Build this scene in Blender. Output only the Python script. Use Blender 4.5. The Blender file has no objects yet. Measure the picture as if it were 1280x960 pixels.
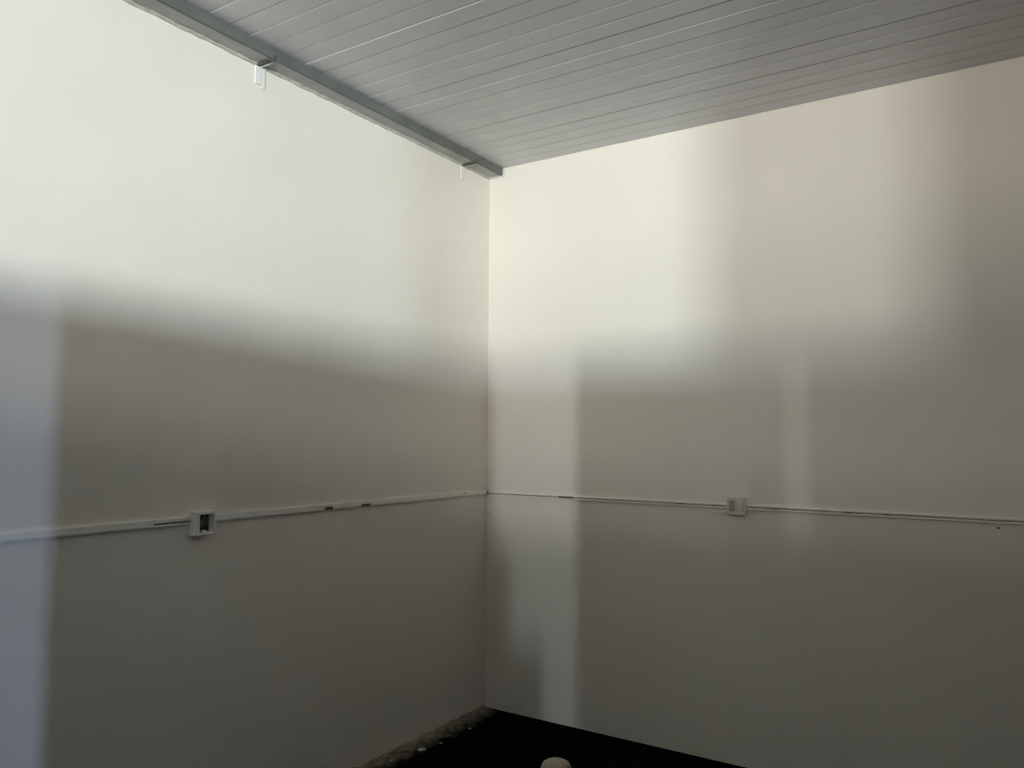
import bpy, bmesh, math, random
from mathutils import Matrix, Vector
random.seed(7)
S = bpy.context.scene
C = S.collection

# ------------------------------------------------------------------ camera
YAW, PITCH, ROLL, FPX = 0.574207, 0.0676836, 0.0065374, 983.6
CAM = Vector((2.72977, -3.94924, 1.6))
fwd = Vector((-math.sin(YAW)*math.cos(PITCH), math.cos(YAW)*math.cos(PITCH), math.sin(PITCH)))
rgt = Vector((math.cos(YAW), math.sin(YAW), 0))
up0 = rgt.cross(fwd)
r2 = math.cos(ROLL)*rgt + math.sin(ROLL)*up0
u2 = r2.cross(fwd)
cd = bpy.data.cameras.new('camera'); cam = bpy.data.objects.new('camera', cd); C.objects.link(cam)
M = Matrix((r2, u2, -fwd)).transposed().to_4x4(); M.translation = CAM
cam.matrix_world = M
cd.sensor_width = 36.0; cd.lens = FPX/1280*36.0; cd.clip_start = 0.05
S.camera = cam

# ------------------------------------------------------------------ world and exposure
w = bpy.data.worlds.new('world'); S.world = w; w.use_nodes = True
w.node_tree.nodes['Background'].inputs[0].default_value = (0.55, 0.66, 0.85, 1)
w.node_tree.nodes['Background'].inputs[1].default_value = 0.6
S.view_settings.view_transform = 'Standard'; S.view_settings.look = 'None'
S.view_settings.exposure = 0.0; S.view_settings.gamma = 1.0
S.view_settings.use_curve_mapping = False
try:
    S.cycles.use_denoising = True
    S.cycles.max_bounces = 12; S.cycles.diffuse_bounces = 8
    S.cycles.sample_clamp_indirect = 0
except Exception:
    pass

# ------------------------------------------------------------------ added lamps standing in for daylight from unseen openings
H = 3.2514                      # ceiling height
YF = -10.0                      # inner face of the street-side wall
ADDED_WIN = [(6.03, 'sky'), (6.86, 'sun'), (8.50, 'side')]          # added high openings, placed to give the steps of light
WW, WZ0, WZ1, WZM = 0.35, 2.085, 2.425, 2.30

def area(name, loc, rot, sx, sy, power, col):
    d = bpy.data.lights.new(name, 'AREA'); d.shape = 'RECTANGLE'; d.size = sx; d.size_y = sy
    d.energy = power; d.color = col
    o = bpy.data.objects.new(name, d); C.objects.link(o); o.location = loc; o.rotation_euler = rot
    return o
COOL = (0.75, 0.90, 1.0)
LAMP_COL = {'sky': (0.99, 0.98, 0.90), 'sun': (0.89, 1.0, 0.97), 'side': (0.82, 0.94, 1.0)}
P_LO = {'sky': 245, 'sun': 480, 'side': 330}; P_HI = {'sky': 120, 'sun': 215, 'side': 175}
for x, k in ADDED_WIN:
    area('window_daylight', (x, YF-0.03, (WZ0+WZM)/2), (math.pi/2, 0, 0), WW, WZM-WZ0, P_LO[k], LAMP_COL[k])
    area('window_skylight', (x, YF-0.03, (WZM+WZ1)/2), (math.pi/2, 0, 0), WW, WZ1-WZM, P_HI[k], COOL)  # added cool upper part, tints the edge of the shade
BX0, BX1, BZ0, BZ1 = 3.4, 5.8, 1.62, 2.22                      # added fill, shaped as a long frosted window
TX0, TX1, TZ0, TZ1 = 4.0, 7.6, 2.66, 3.10                                           # added strip above it, lifts the middle of the walls
area('frosted_window_daylight', ((BX0+BX1)/2, YF-0.03, (BZ0+BZ1)/2), (math.pi/2, 0, 0), BX1-BX0, BZ1-BZ0, 150, (1.0, 0.93, 0.84))
area('transom_daylight', ((TX0+TX1)/2, YF-0.03, (TZ0+TZ1)/2), (math.pi/2, 0, 0), TX1-TX0, TZ1-TZ0, 180, (1.0, 0.94, 0.84))
# added narrow lamp in the unseen side room, makes the strips of light
XD, YD = 9.5, -5.0
area('door_daylight', (XD+0.03, YD, 1.65), (0, math.pi/2, 0), 0.40, 0.09, 530, (0.95, 0.98, 1.0))

# ------------------------------------------------------------------ materials
def mat(name, col, rough=0.8, noise=None, bump=None, spec=0.3, metal=0.0):
    """noise = (scale, amount, detail); bump = (scale, strength, distance)"""
    m = bpy.data.materials.new(name); m.use_nodes = True
    nt = m.node_tree; b = nt.nodes['Principled BSDF']
    b.inputs['Base Color'].default_value = (*col, 1); b.inputs['Roughness'].default_value = rough
    b.inputs['Specular IOR Level'].default_value = spec; b.inputs['Metallic'].default_value = metal
    tc = nt.nodes.new('ShaderNodeTexCoord')
    if noise:
        n = nt.nodes.new('ShaderNodeTexNoise'); n.inputs['Scale'].default_value = noise[0]; n.inputs['Detail'].default_value = noise[2]
        r = nt.nodes.new('ShaderNodeMapRange')
        r.inputs['From Min'].default_value = 0.3; r.inputs['From Max'].default_value = 0.7
        r.inputs['To Min'].default_value = 1-noise[1]; r.inputs['To Max'].default_value = 1+noise[1]
        mx = nt.nodes.new('ShaderNodeVectorMath'); mx.operation = 'SCALE'; mx.inputs[0].default_value = col
        nt.links.new(tc.outputs['Object'], n.inputs['Vector']); nt.links.new(n.outputs['Fac'], r.inputs['Value'])
        nt.links.new(r.outputs['Result'], mx.inputs['Scale']); nt.links.new(mx.outputs[0], b.inputs['Base Color'])
    if bump:
        n2 = nt.nodes.new('ShaderNodeTexNoise'); n2.inputs['Scale'].default_value = bump[0]; n2.inputs['Detail'].default_value = 4
        bp = nt.nodes.new('ShaderNodeBump'); bp.inputs['Strength'].default_value = bump[1]; bp.inputs['Distance'].default_value = bump[2]
        nt.links.new(tc.outputs['Object'], n2.inputs['Vector']); nt.links.new(n2.outputs['Fac'], bp.inputs['Height'])
        nt.links.new(bp.outputs['Normal'], b.inputs['Normal'])
    return m
M_WALL = mat('white_wall_paint', (0.80, 0.762, 0.69), 0.7, (1.3, 0.012, 3), (9, 0.12, 0.012), 0.2)
M_HALL = mat('hall_wall_paint', (0.70, 0.68, 0.63), 0.8)
M_BOARD = mat('white_ceiling_board', (0.635, 0.635, 0.665), 0.36, (5, 0.03, 4), (30, 0.05, 0.003), 0.5)
M_FLOOR = mat('black_floor', (0.003, 0.003, 0.0025), 0.9, (6, 0.35, 6), (14, 0.35, 0.01), 0.03)
M_BEAM_SIDE = mat('dark_grey_fascia', (0.14, 0.147, 0.142), 0.6, (7, 0.15, 5), (25, 0.15, 0.006), 0.3)  # darker tone for the side face of the beam
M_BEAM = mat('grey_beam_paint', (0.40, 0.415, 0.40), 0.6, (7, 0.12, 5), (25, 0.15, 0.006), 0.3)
M_CAULK = mat('pale_plaster_bead', (0.52, 0.52, 0.48), 0.85, (30, 0.15, 5), (60, 0.5, 0.006))
M_LIP = mat('pale_plaster_lip', (0.70, 0.69, 0.63), 0.85, (40, 0.08, 4))
M_PLATE = mat('aged_outlet_plastic', (0.66, 0.645, 0.59), 0.6)
M_WHITE = mat('white_plastic', (0.82, 0.82, 0.79), 0.5)
M_TRUNK = mat('painted_trunking', (0.86, 0.835, 0.775), 0.6, (12, 0.05, 4))
M_DARK = mat('dark_gap', (0.05, 0.046, 0.038), 0.8)
M_CHANNEL = mat('grimy_channel', (0.16, 0.15, 0.125), 0.8, (40, 0.3, 4))  # dark base that shows in the gaps between covers
M_GREY = mat('grey_plastic', (0.45, 0.44, 0.40), 0.6)
M_SLOT = mat('dark_grey_plastic', (0.22, 0.215, 0.20), 0.6)
M_METAL = mat('dull_strap_metal', (0.10, 0.10, 0.09), 0.5, metal=0.4)
M_BROWN = mat('brown_box_interior', (0.16, 0.12, 0.075), 0.8, (40, 0.35, 5))
M_BEIGE = mat('beige_painted_wood', (0.36, 0.31, 0.23), 0.6, (25, 0.1, 5), None, 0.3)
M_DUST = mat('plaster_dust', (0.23, 0.21, 0.16), 0.95, (30, 0.4, 6), (60, 0.6, 0.01), 0.05)
def thin_out(m, x0, x1):        # the dust thins out over the black floor away from the wall
    nt = m.node_tree; b = nt.nodes['Principled BSDF']; lk = b.inputs['Base Color'].links[0]; src = lk.from_socket
    tc = nt.nodes.new('ShaderNodeTexCoord'); sp = nt.nodes.new('ShaderNodeSeparateXYZ'); nt.links.new(tc.outputs['Object'], sp.inputs[0])
    n = nt.nodes.new('ShaderNodeTexNoise'); n.inputs['Scale'].default_value = 16; n.inputs['Detail'].default_value = 6
    nt.links.new(tc.outputs['Object'], n.inputs['Vector'])
    a = nt.nodes.new('ShaderNodeMath'); a.operation = 'MULTIPLY_ADD'; a.inputs[1].default_value = 0.16; nt.links.new(n.outputs['Fac'], a.inputs[0]); nt.links.new(sp.outputs['X'], a.inputs[2])
    r = nt.nodes.new('ShaderNodeMapRange'); r.inputs['From Min'].default_value = x0+0.08; r.inputs['From Max'].default_value = x1+0.08; nt.links.new(a.outputs[0], r.inputs['Value'])
    mx = nt.nodes.new('ShaderNodeMix'); mx.data_type = 'RGBA'; nt.links.new(r.outputs['Result'], mx.inputs['Factor'])
    nt.links.new(src, mx.inputs['A']); mx.inputs['B'].default_value = (0.003, 0.003, 0.0025, 1); nt.links.new(mx.outputs['Result'], b.inputs['Base Color'])
thin_out(M_DUST, 0.02, 0.13)
M_CHIP = mat('white_plaster_chip', (0.72, 0.70, 0.62), 0.9)
M_SCUFF = mat('pale_filler', (0.86, 0.85, 0.80), 0.9)
M_COPPER = mat('wire_insulation', (0.30, 0.20, 0.10), 0.5)
M_SIDE = mat('side_wall_paint', (0.05, 0.045, 0.04), 0.8)  # for the added slot wall, dark to cut bounce light
M_LOFT = mat('bare_hall_ceiling', (0.21, 0.195, 0.17), 0.9)  # kept dark so less light bounces onto the lower walls
M_PART = mat('dark_partition_board', (0.045, 0.038, 0.03), 0.7, (6, 0.2, 4))  # dark face for the added partition, swallows bounce light
def tint_filter(name, col):  # tints for the added panes that dim the strips of light
    m = bpy.data.materials.new(name); m.use_nodes = True; nt = m.node_tree
    t = nt.nodes.new('ShaderNodeBsdfTransparent'); t.inputs[0].default_value = (*col, 1)
    nt.links.new(t.outputs[0], nt.nodes['Material Output'].inputs['Surface']); return m
M_FILTER = tint_filter('smoked_glass', (0.66, 0.69, 0.70))
M_FILTER3 = tint_filter('grey_tinted_glass', (0.48, 0.48, 0.46))
M_FILTER2 = tint_filter('blue_tinted_glass', (0.45, 0.51, 0.62))

# ------------------------------------------------------------------ mesh helpers
def add_box(bm, lo, hi, bev=0.0):
    t = bmesh.new()
    vs = [t.verts.new((x, y, z)) for x in (lo[0], hi[0]) for y in (lo[1], hi[1]) for z in (lo[2], hi[2])]
    for f in ((0,1,3,2),(4,6,7,5),(0,4,5,1),(2,3,7,6),(0,2,6,4),(1,5,7,3)):
        t.faces.new([vs[i] for i in f])
    bmesh.ops.recalc_face_normals(t, faces=t.faces)
    if bev > 0:
        bmesh.ops.bevel(t, geom=list(t.edges), offset=bev, segments=2, profile=0.5, affect='EDGES')
    me = bpy.data.meshes.new('t'); t.to_mesh(me); t.free(); bm.from_mesh(me); bpy.data.meshes.remove(me)
def add_tube(bm, pts, r, n=8):
    pts = [Vector(p) for p in pts]; rings = []
    for i, p in enumerate(pts):
        d = (pts[min(i+1, len(pts)-1)] - pts[max(i-1, 0)]).normalized()
        a = d.orthogonal().normalized() if i == 0 else (a - d*a.dot(d)).normalized()
        b = d.cross(a)
        rings.append([bm.verts.new(p + r*(math.cos(2*math.pi*k/n)*a + math.sin(2*math.pi*k/n)*b)) for k in range(n)])
    for i in range(len(rings)-1):
        for k in range(n):
            bm.faces.new((rings[i][k], rings[i][(k+1) % n], rings[i+1][(k+1) % n], rings[i+1][k]))
    bm.faces.new(rings[0][::-1]); bm.faces.new(rings[-1])
def add_lathe(bm, prof, n=32):
    rings = [[bm.verts.new((r*math.cos(2*math.pi*k/n), r*math.sin(2*math.pi*k/n), z)) for k in range(n)] for r, z in prof]
    for i in range(len(rings)-1):
        for k in range(n):
            bm.faces.new((rings[i][k], rings[i][(k+1) % n], rings[i+1][(k+1) % n], rings[i+1][k]))
    bm.faces.new(rings[0][::-1]); bm.faces.new(rings[-1])
def obj(name, bm, m, parent=None, smooth=False):
    bmesh.ops.recalc_face_normals(bm, faces=bm.faces)
    me = bpy.data.meshes.new(name); bm.to_mesh(me); bm.free(); me.materials.append(m)
    if smooth:
        for p in me.polygons: p.use_smooth = True
    o = bpy.data.objects.new(name, me); C.objects.link(o)
    if parent: o.parent = parent; 
    return o
def boxes(name, lst, m, parent=None, bev=0.0):
    bm = bmesh.new()
    for lo, hi in lst: add_box(bm, lo, hi, bev)
    return obj(name, bm, m, parent)
def thing(name, loc, label, cat, group=None):
    o = bpy.data.objects.new(name, None); C.objects.link(o); o.location = loc; o.empty_display_size = 0.05
    return tag(o, label, cat, group)
def tag(o, label, cat, group=None):
    o['label'] = label; o['category'] = cat
    if group: o['group'] = group
    return o
def struct(o):
    o['kind'] = 'structure'; return o

# ------------------------------------------------------------------ the room
T = 0.15
XS, YP = 4.385, -5.50            # end of the alcove: its side wall and the line of the partition
XE = 11.0                       # hall end
def slab(name, lo, hi, m):      # a finely gridded wall face gives the plaster its slight waviness
    return struct(boxes(name, [(lo, hi)], m))
slab('floor', (-T, YF-T, -0.12), (XE+T, T, 0), M_FLOOR)
wl = slab('wall_left', (-T, YF-T, 0), (0, T, H+0.1), M_WALL)
wr = slab('wall_right', (0, 0, 0), (XS, T, H+0.1), M_WALL)
# added side wall of the alcove, its slots cut to throw the strips of light
SX = 0.04
def yat(X, x, wall='R', Y=0.0):
    """where daylight from the door crosses x on its way to (X, 0) on the right wall, or to (0, Y) on the left one"""
    if wall == 'L': return Y + (YD-Y)*x/(XD+0.03)
    return YD*(x-X)/(XD+0.03-X)
def gap(X0, X1): return (yat(X0, XS+SX), yat(X1, XS))
gA, gB, gC = gap(0.03, 0.60), gap(0.16, 0.60), gap(0.385, 0.60)
g2 = gap(1.745, 1.87)
g3 = (yat(0, XS+SX, 'L', -3.3), yat(0, XS, 'L', -2.56))
ZT, ZS, ZN = 1.90, 1.29, 0.955
def sb(y0, y1, z0, z1): return ((XS, y0, z0), (XS+SX, y1, z1))
struct(boxes('wall_side', [
    sb(YP, g3[0], 0, H), sb(g3[0], g3[1], ZT, H), sb(g3[1], gA[0], 0, H),
    sb(gA[0], gA[1], ZT, H), sb(gA[0], gB[0], 0, ZS), sb(gB[0], gC[0], 0, ZN),
    sb(gA[1], g2[0], 0, H), sb(g2[0], g2[1], 0, ZS), sb(g2[0], g2[1], ZT, H), sb(g2[1], 0, 0, H)], M_SIDE))
struct(boxes('window_6', [((XS+0.015, gB[0], 0), (XS+0.02, gB[1], ZS))], M_FILTER))  # added pane, dims the lower part of the wide strip
struct(boxes('window_8', [((XS+0.015, g2[0], ZS), (XS+0.02, g2[1], ZT))], M_FILTER3))  # added pane, weakens the narrow strip
struct(boxes('window_7', [((XS+0.015, g3[0], 0), (XS+0.02, g3[1], ZT))], M_FILTER2))  # added pane, dims and blues the strip on the left wall
# added head-high partition to shade the lower walls, then the side room's wall
struct(boxes('wall_partition', [((0, YP-0.06, 0), (XS+SX, YP, 2.15))], M_PART))
struct(boxes('wall_hall', [((XS+SX, YP-0.06, 0), (XE, YP, H))], M_HALL))
# street wall with the added window openings
bm = bmesh.new()
OPEN = [(BX0, BX1, BZ0, BZ1), (TX0, TX1, TZ0, TZ1)] + [(x-WW/2, x+WW/2, WZ0, WZ1) for x, k in ADDED_WIN]
xb = sorted({0.0, XE, *(v for o in OPEN for v in o[:2])}); zb = sorted({0.0, H, *(v for o in OPEN for v in o[2:])})
for xa, xc in zip(xb, xb[1:]):
    run = None
    for za, zc in list(zip(zb, zb[1:])) + [(H, H)]:
        solid = za < H and not any(o[0] <= xa and xc <= o[1] and o[2] <= za and zc <= o[3] for o in OPEN)
        if solid: run = (run[0] if run else za, zc)
        elif run: add_box(bm, (xa, YF-T, run[0]), (xc, YF, run[1])); run = None
struct(obj('wall_front', bm, M_HALL))
f = 0.03
for i, (x0, x1, z0, z1) in enumerate(OPEN):  # frames around the added openings
    struct(boxes('window_%d' % (i+1), [((x0-f, YF, z0-f), (x0, YF+0.02, z1+f)), ((x1, YF, z0-f), (x1+f, YF+0.02, z1+f)),
        ((x0, YF, z1), (x1, YF+0.02, z1+f)), ((x0, YF, z0-f), (x1, YF+0.02, z0))], M_WHITE))
# end walls: the hall's and the side room's (the latter holds a slot for the added strip lamp)
struct(boxes('wall_end', [((XE, YF, 0), (XE+T, YP, H))], M_HALL))
struct(boxes('wall_side_room', [((XD, YP, 0), (XD+T, YD-0.04, H)), ((XD, YD-0.04, 2.05), (XD+T, YD+0.04, H)), ((XD, YD+0.04, 0), (XD+T, 0, H))], M_HALL))
struct(boxes('wall_back', [((XS, 0, 0), (XD+T, T, H))], M_HALL))
# ceiling: a slab above, boards 10 cm wide along the right wall
YB = -3.5
ceil = struct(boxes('ceiling', [((0, YB, H+0.012), (XS, 0, H+0.1)), ((0, YP, H), (XS, YB, H+0.1))], M_BOARD))
struct(boxes('ceiling_hall', [((0, YF-T, H), (XE+T, YP, H+0.1)), ((XS, YP, H), (XE+T, T, H+0.1))], M_LOFT))
def board_mesh():
    bm = bmesh.new(); g, dp, b = 0.0036, 0.0045, 0.0
    prof = [(-0.05, 0.012), (-0.05, dp), (-0.05+g, 0), (0.05-g, 0), (0.05, dp), (0.05, 0.012)]
    L = XS
    a = [bm.verts.new((0.0, y, z)) for y, z in prof]; c = [bm.verts.new((L, y, z)) for y, z in prof]
    for i in range(len(prof)):
        j = (i+1) % len(prof); bm.faces.new((a[i], a[j], c[j], c[i]))
    bm.faces.new(a[::-1]); bm.faces.new(c)
    return bm
b0 = obj('board', board_mesh(), M_BOARD, ceil)
for k in range(int(-YB/0.1+0.5)):
    o = b0 if k == 0 else b0.copy()
    if k: C.objects.link(o)
    o.parent = ceil
    o.location = (0, -0.05-0.1*k + random.uniform(-.0015, .0015), H + random.choice((0, 0, 0.0005, -0.0004, 0.0008)))
    o.rotation_euler = (random.uniform(-.005, .005), 0, random.uniform(-.0004, .0004))

# ------------------------------------------------------------------ grey beam along the left wall
BW, BD = 0.10, 0.047
beam = thing('ceiling_beam', (0, 0, H-BD), 'grey painted beam running under the boarded ceiling along the left wall', 'beam')
def wavy_bar(prof, y0, y1, n, amp, seed):
    rnd = random.Random(seed); bm = bmesh.new(); rings = []
    for i in range(n+1):
        y = y0+(y1-y0)*i/n
        rings.append([bm.verts.new((x+rnd.uniform(-amp, amp)*(x > 0.002), y, z+rnd.uniform(-amp, amp)*(z < 0.04))) for x, z in prof])
    for i in range(n):
        for k in range(len(prof)):
            j = (k+1) % len(prof)
            bm.faces.new((rings[i][k], rings[i][j], rings[i+1][j], rings[i+1][k]))
    bm.faces.new(rings[0]); bm.faces.new(rings[-1][::-1])
    return bm
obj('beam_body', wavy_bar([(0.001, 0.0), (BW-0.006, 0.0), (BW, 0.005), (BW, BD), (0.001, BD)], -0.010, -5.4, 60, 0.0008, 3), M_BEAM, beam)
obj('side_fascia', wavy_bar([(BW-0.008, -0.0012), (BW+0.0005, -0.0012), (BW+0.003, 0.003), (BW+0.003, BD-0.0015), (BW-0.008, BD-0.0015)], -0.010, -5.4, 60, 0.0008, 9), M_BEAM_SIDE, beam)  # thin separate strip that makes the beam's side darker than its underside
obj('plaster_bead', wavy_bar([(0.0, -0.009), (0.009, -0.006), (0.016, 0.0005), (0.0, 0.002)], -0.004, -5.4, 160, 0.0028, 5), M_CAULK, beam)
boxes('end_plate', [((0.001, -0.010, -0.007), (BW+0.012, -0.0005, BD-0.004))], M_LIP, beam, 0.002)

# white strap brackets hanging over the beam
def bracket(y, label, twin):
    t = thing('beam_bracket', (0, y, H-BD), label, 'bracket', 'white brackets on the grey beam')
    boxes('wall_tab', [((0.001, -0.020, -0.088), (0.007, 0.012, 0.003))], M_WHITE, t, 0.0015)
    if twin:
        boxes('wall_tab', [((0.001, 0.014, -0.100), (0.005, 0.034, 0.0))], M_WHITE, t, 0.0015)
    boxes('strap', [((0.004, -0.018, -0.009), (0.075, 0.004, -0.003))], M_METAL, t, 0.001)
    boxes('strap_edge', [((0.002, 0.006, -0.010), (0.082, 0.011, -0.002))], M_WHITE, t, 0.001)
    bm = bmesh.new(); add_tube(bm, [(0.07, -0.006, -0.006), (0.088, -0.004, -0.008), (0.104, -0.002, 0.0), (0.106, 0, 0.012)], 0.004)
    obj('hook', bm, M_METAL, t, True)
bracket(-1.77, 'white strap bracket with two hanging tabs hooked under the middle of the grey beam', True)
bracket(-0.285, 'small white strap bracket under the grey beam next to the room corner', False)

# ------------------------------------------------------------------ cable trunking on both walls
# left wall: a ledge-like channel, painted over
tl = thing('cable_trunking', (0, 0, 1.257), 'white painted cable trunking along the left wall through the open box', 'trunking')
def run_x(name, y0, y1, z0, z1, d, m, par, bev=0.002): return boxes(name, [((0.0005, min(y0, y1), z0), (d, max(y0, y1), z1))], m, par, bev)
run_x('base_channel', -0.004, -1.94, 0.002, 0.022, 0.007, M_CHANNEL, tl, 0)
run_x('base_channel', -2.035, -5.2, 0.002, 0.022, 0.007, M_CHANNEL, tl, 0)
for a, b in ((-0.02, -0.24), (-0.245, -1.03), (-1.095, -1.28), (-1.335, -1.94), (-2.19, -3.6), (-3.603, -5.2)):
    run_x('cover', a, b, 0.003, 0.028, 0.013, M_TRUNK, tl)
    run_x('cover_lip', a, b, -0.001, 0.003, 0.010, M_TRUNK, tl, 0)
run_x('cover', -2.035, -2.188, 0.013, 0.028, 0.013, M_TRUNK, tl)
run_x('cover_lip', -2.035, -2.188, -0.001, 0.006, 0.014, M_TRUNK, tl, 0.001)
run_x('cover', -1.03, -1.095, 0.012, 0.028, 0.012, M_TRUNK, tl)
run_x('cover', -1.28, -1.335, 0.014, 0.028, 0.012, M_TRUNK, tl)

trr = thing('cable_trunking', (0, 0, 1.252), 'thin white double-line cable trunking along the right wall through the covered outlet', 'trunking')
def run_y(name, x0, x1, z0, z1, d, m, par, bev=0.0015): return boxes(name, [((x0, -d, z0), (x1, -0.0005, z1))], m, par, bev)
run_y('base_channel', 0.004, 1.49, 0.002, 0.019, 0.007, M_CHANNEL, trr, 0)
run_y('base_channel', 1.57, 5.05, 0.002, 0.019, 0.007, M_CHANNEL, trr, 0)
for a, b in ((0.02, 0.50), (0.60, 1.49), (1.57, 2.30), (2.302, 3.6), (3.602, 5.05)):
    run_y('cover', a, b, 0.0115, 0.023, 0.016, M_TRUNK, trr, 0.004)
    run_y('lower_rib', a, b, -0.001, 0.0075, 0.016, M_TRUNK, trr)
run_y('cover', 0.50, 0.60, 0.016, 0.022, 0.012, M_TRUNK, trr)
run_y('lower_rib', 0.50, 0.60, -0.001, 0.004, 0.012, M_TRUNK, trr)
for x, l in ((1.21, .05), (1.40, .06), (1.66, .08), (2.19, .03), (2.02, .04)):
    run_y('chipped_patch', x, x+l, 0.0075, 0.0135, 0.0165, M_CHANNEL, trr, 0)
bm = bmesh.new()
add_tube(bm, [(1.36+0.13*i/10, -0.008-0.006*math.sin(math.pi*i/10), 1.248-0.022*math.sin(math.pi*i/10)) for i in range(11)], 0.0028, 6)
tag(obj('loose_wire', bm, M_TRUNK, None, True), 'thin white wire sagging below the trunking left of the outlet', 'wire')

# open junction box on the left wall
jb = thing('junction_box', (0, -1.988, 1.257), 'open white junction box without cover on the left wall trunking', 'junction box')
q = 0.046; d = 0.042; th = 0.012
boxes('box_side', [((0.0005, -q, -q), (d, -q+th+0.006, q))], M_WHITE, jb, 0.002)
boxes('box_side', [((0.0005, q-0.008, -q+0.022), (d, q, q))], M_WHITE, jb, 0.002)
boxes('box_side', [((0.0005, -q+th, q-th), (d, q-th, q))], M_WHITE, jb, 0.002)
boxes('box_side', [((0.0005, -q+th, -q), (d, q-th, -q+0.009))], M_WHITE, jb, 0.002)
boxes('box_back', [((0.0005, -q+th, -q+0.006), (0.004, q-0.008, q-th))], M_BROWN, jb)
boxes('cable_hole', [((0.004, -q+0.018, -q+0.010), (0.014, q-0.012, -q+0.032))], M_DARK, jb, 0.003)
bm = bmesh.new(); add_tube(bm, [(0.008, 0.0, -0.02), (0.018, -0.008, 0.0), (0.02, 0.006, 0.018), (0.010, 0.014, 0.028)], 0.004)
obj('wire', bm, M_COPPER, jb, True)
bm = bmesh.new(); add_tube(bm, [(0.008, -0.012, -0.016), (0.02, 0.006, -0.004), (0.016, -0.010, 0.02), (0.008, -0.004, 0.03)], 0.0035)
obj('wire', bm, M_BROWN, jb, True)
boxes('screw_lug', [((0.02, -0.008, -0.036), (0.036, 0.008, -0.028))], M_WHITE, jb, 0.002)

# covered surface outlet on the right wall
so = thing('wall_outlet', (1.528, 0, 1.268), 'small square white surface outlet mounted on the right wall trunking', 'outlet')
boxes('back_box', [((-0.043, -0.036, -0.043), (0.043, -0.0005, 0.041))], M_PLATE, so, 0.004)
boxes('cover_plate', [((-0.046, -0.043, -0.046), (0.046, -0.036, 0.044))], M_PLATE, so, 0.003)
boxes('socket_module', [((-0.034, -0.047, -0.026), (-0.004, -0.043, 0.030))], M_GREY, so, 0.002)
for z in (-0.016, 0.0, 0.016):
    boxes('socket_slot', [((-0.028, -0.0476, z-0.003), (-0.010, -0.0468, z+0.003))], M_SLOT, so)
boxes('switch_rocker', [((0.008, -0.048, -0.026), (0.034, -0.043, 0.030))], M_PLATE, so, 0.002)

# ------------------------------------------------------------------ beige round-topped post at the lower edge of the picture
post = thing('post', (1.652, -2.053, -0.0), 'beige post with rounded top at the bottom edge of the picture', 'post')
bm = bmesh.new(); add_lathe(bm, [(0.14, 0.0), (0.14, 0.018), (0.13, 0.026), (0.06, 0.032)]); obj('base', bm, M_BEIGE, post, False)
bm = bmesh.new(); add_lathe(bm, [(0.045, 0.03), (0.043, 0.35), (0.0425, 0.66)]); obj('shaft', bm, M_BEIGE, post, True)
bm = bmesh.new(); add_lathe(bm, [(0.0425, 0.655), (0.0438, 0.665), (0.0438, 0.694), (0.0430, 0.706), (0.0405, 0.718), (0.036, 0.727), (0.029, 0.7315), (0.015, 0.7335), (0.001, 0.734)])
obj('rounded_cap', bm, M_BEIGE, post, True)

# ------------------------------------------------------------------ rubble along the foot of the left wall
def dust():
    rnd = random.Random(11); bm = bmesh.new(); n = 90; rows = []
    for i in range(n+1):
        y = -0.02-2.6*i/n
        wd = 0.20*min(1, 0.5+i/20)
        row = []
        for k in range(8):
            u = k/7
            row.append(bm.verts.new((0.001+u*wd+rnd.uniform(-.004, .004)*(0 < k < 7), y, 0.001+0.016*(1-u)**2.5*rnd.uniform(.6, 1.15)*(k < 7))))
        rows.append(row)
    for i in range(n):
        for k in range(7):
            bm.faces.new((rows[i][k], rows[i][k+1], rows[i+1][k+1], rows[i+1][k]))
    o = obj('plaster_dust', bm, M_DUST, None, True)
    o['kind'] = 'stuff'; return tag(o, 'grey plaster dust heaped along the foot of the left wall', 'dust')
dust()
def chip(x, y, s, rz, label, group=None):
    bm = bmesh.new(); rnd = random.Random(int(x*1000)-int(y*977))
    bmesh.ops.create_icosphere(bm, subdivisions=1, radius=1)
    for v in bm.verts: v.co *= rnd.uniform(.75, 1.15)
    lo = min(v.co.z for v in bm.verts)
    for v in bm.verts: v.co = Vector((v.co.x*s, v.co.y*s*.5, (v.co.z-lo)*s*.25))
    o = obj('plaster_chip', bm, M_CHIP); o.location = (x, y, 0.004); o.rotation_euler = (0, 0, rz)
    tag(o, label, 'plaster chip', group)
chip(0.109, -0.725, 0.028, 0.6, 'largest white plaster chip lying on the black floor by the left wall', 'plaster chips')
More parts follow.
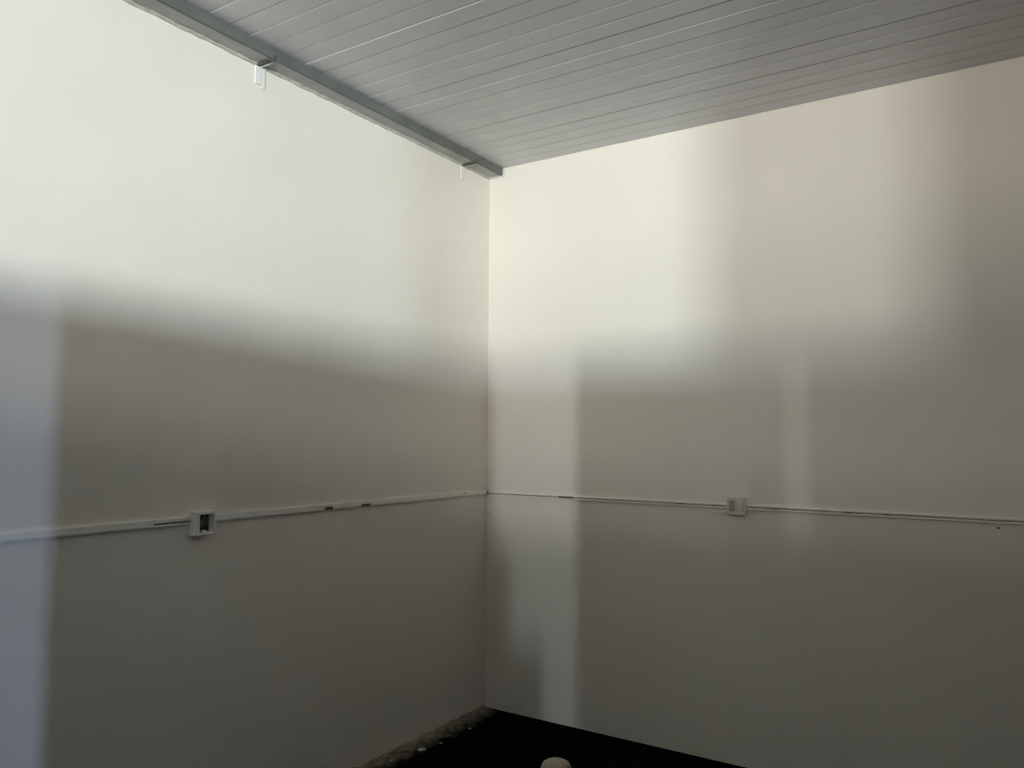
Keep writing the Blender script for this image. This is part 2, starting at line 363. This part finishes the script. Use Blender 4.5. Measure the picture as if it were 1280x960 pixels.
chip(0.138, -0.347, 0.012, 0.4, 'white plaster chip on the black floor nearest to the room corner', 'plaster chips')
chip(0.032, -0.491, 0.012, 0.9, 'pale plaster chip in the dust close against the foot of the left wall', 'plaster chips')
chip(0.135, -0.60, 0.012, 1.2, 'plaster chip on the black floor just behind the largest chip', 'plaster chips')
chip(0.064, -0.91, 0.012, 0.2, 'small pale plaster chip on floor dust at the bottom edge of the picture', 'plaster chips')

# ------------------------------------------------------------------ scrapes and filler marks on the walls (parts of the walls)
def blob(name, wall, centre, a, b, ang, m):
    bm = bmesh.new(); n = 14; rnd = random.Random(int(a*1e4)+int(centre[2]*1000))
    onx = wall is wl
    def P(u, v, h):
        c, s = math.cos(ang), math.sin(ang); p, q_ = u*c-v*s, u*s+v*c
        return (h, centre[1]+p, centre[2]+q_) if onx else (centre[0]+p, -h, centre[2]+q_)
    c0 = bm.verts.new(P(0, 0, 0.0016)); ring = []
    for k in range(n):
        t = 2*math.pi*k/n; r = rnd.uniform(.7, 1.1); ring.append(bm.verts.new(P(a*r*math.cos(t), b*r*math.sin(t), 0.0002)))
    for k in range(n): bm.faces.new((c0, ring[k], ring[(k+1) % n]))
    return obj(name, bm, m, wall)

for c, a, b, t in (((2.075, 0, 0.495), 0.012, 0.006, 0.9), ((2.18, 0, 0.566), 0.016, 0.004, -0.3), ((2.20, 0, 0.552), 0.014, 0.003, -0.1),
                   ((1.369, 0, 0.187), 0.012, 0.004, 0.05), ((2.20, 0, 1.896), 0.016, 0.002, 0.25)):
    blob('filler_mark', wr, c, a, b, t, M_SCUFF)
blob('nail_hole', wr, (2.635, 0, 1.23), 0.008, 0.004, 0.1, M_DARK)
for c, a, b, t in (((0, -1.19, 0.115), 0.15, 0.004, -0.05), ((0, -1.30, 0.118), 0.035, 0.006, -0.1), ((0, -2.58, 1.909), 0.03, 0.0015, -0.02)):
    blob('filler_mark', wl, c, a, b, t, M_SCUFF)
blob('nail_hole', wr, (0.008, 0, 1.142), 0.006, 0.004, 0.0, M_DARK)
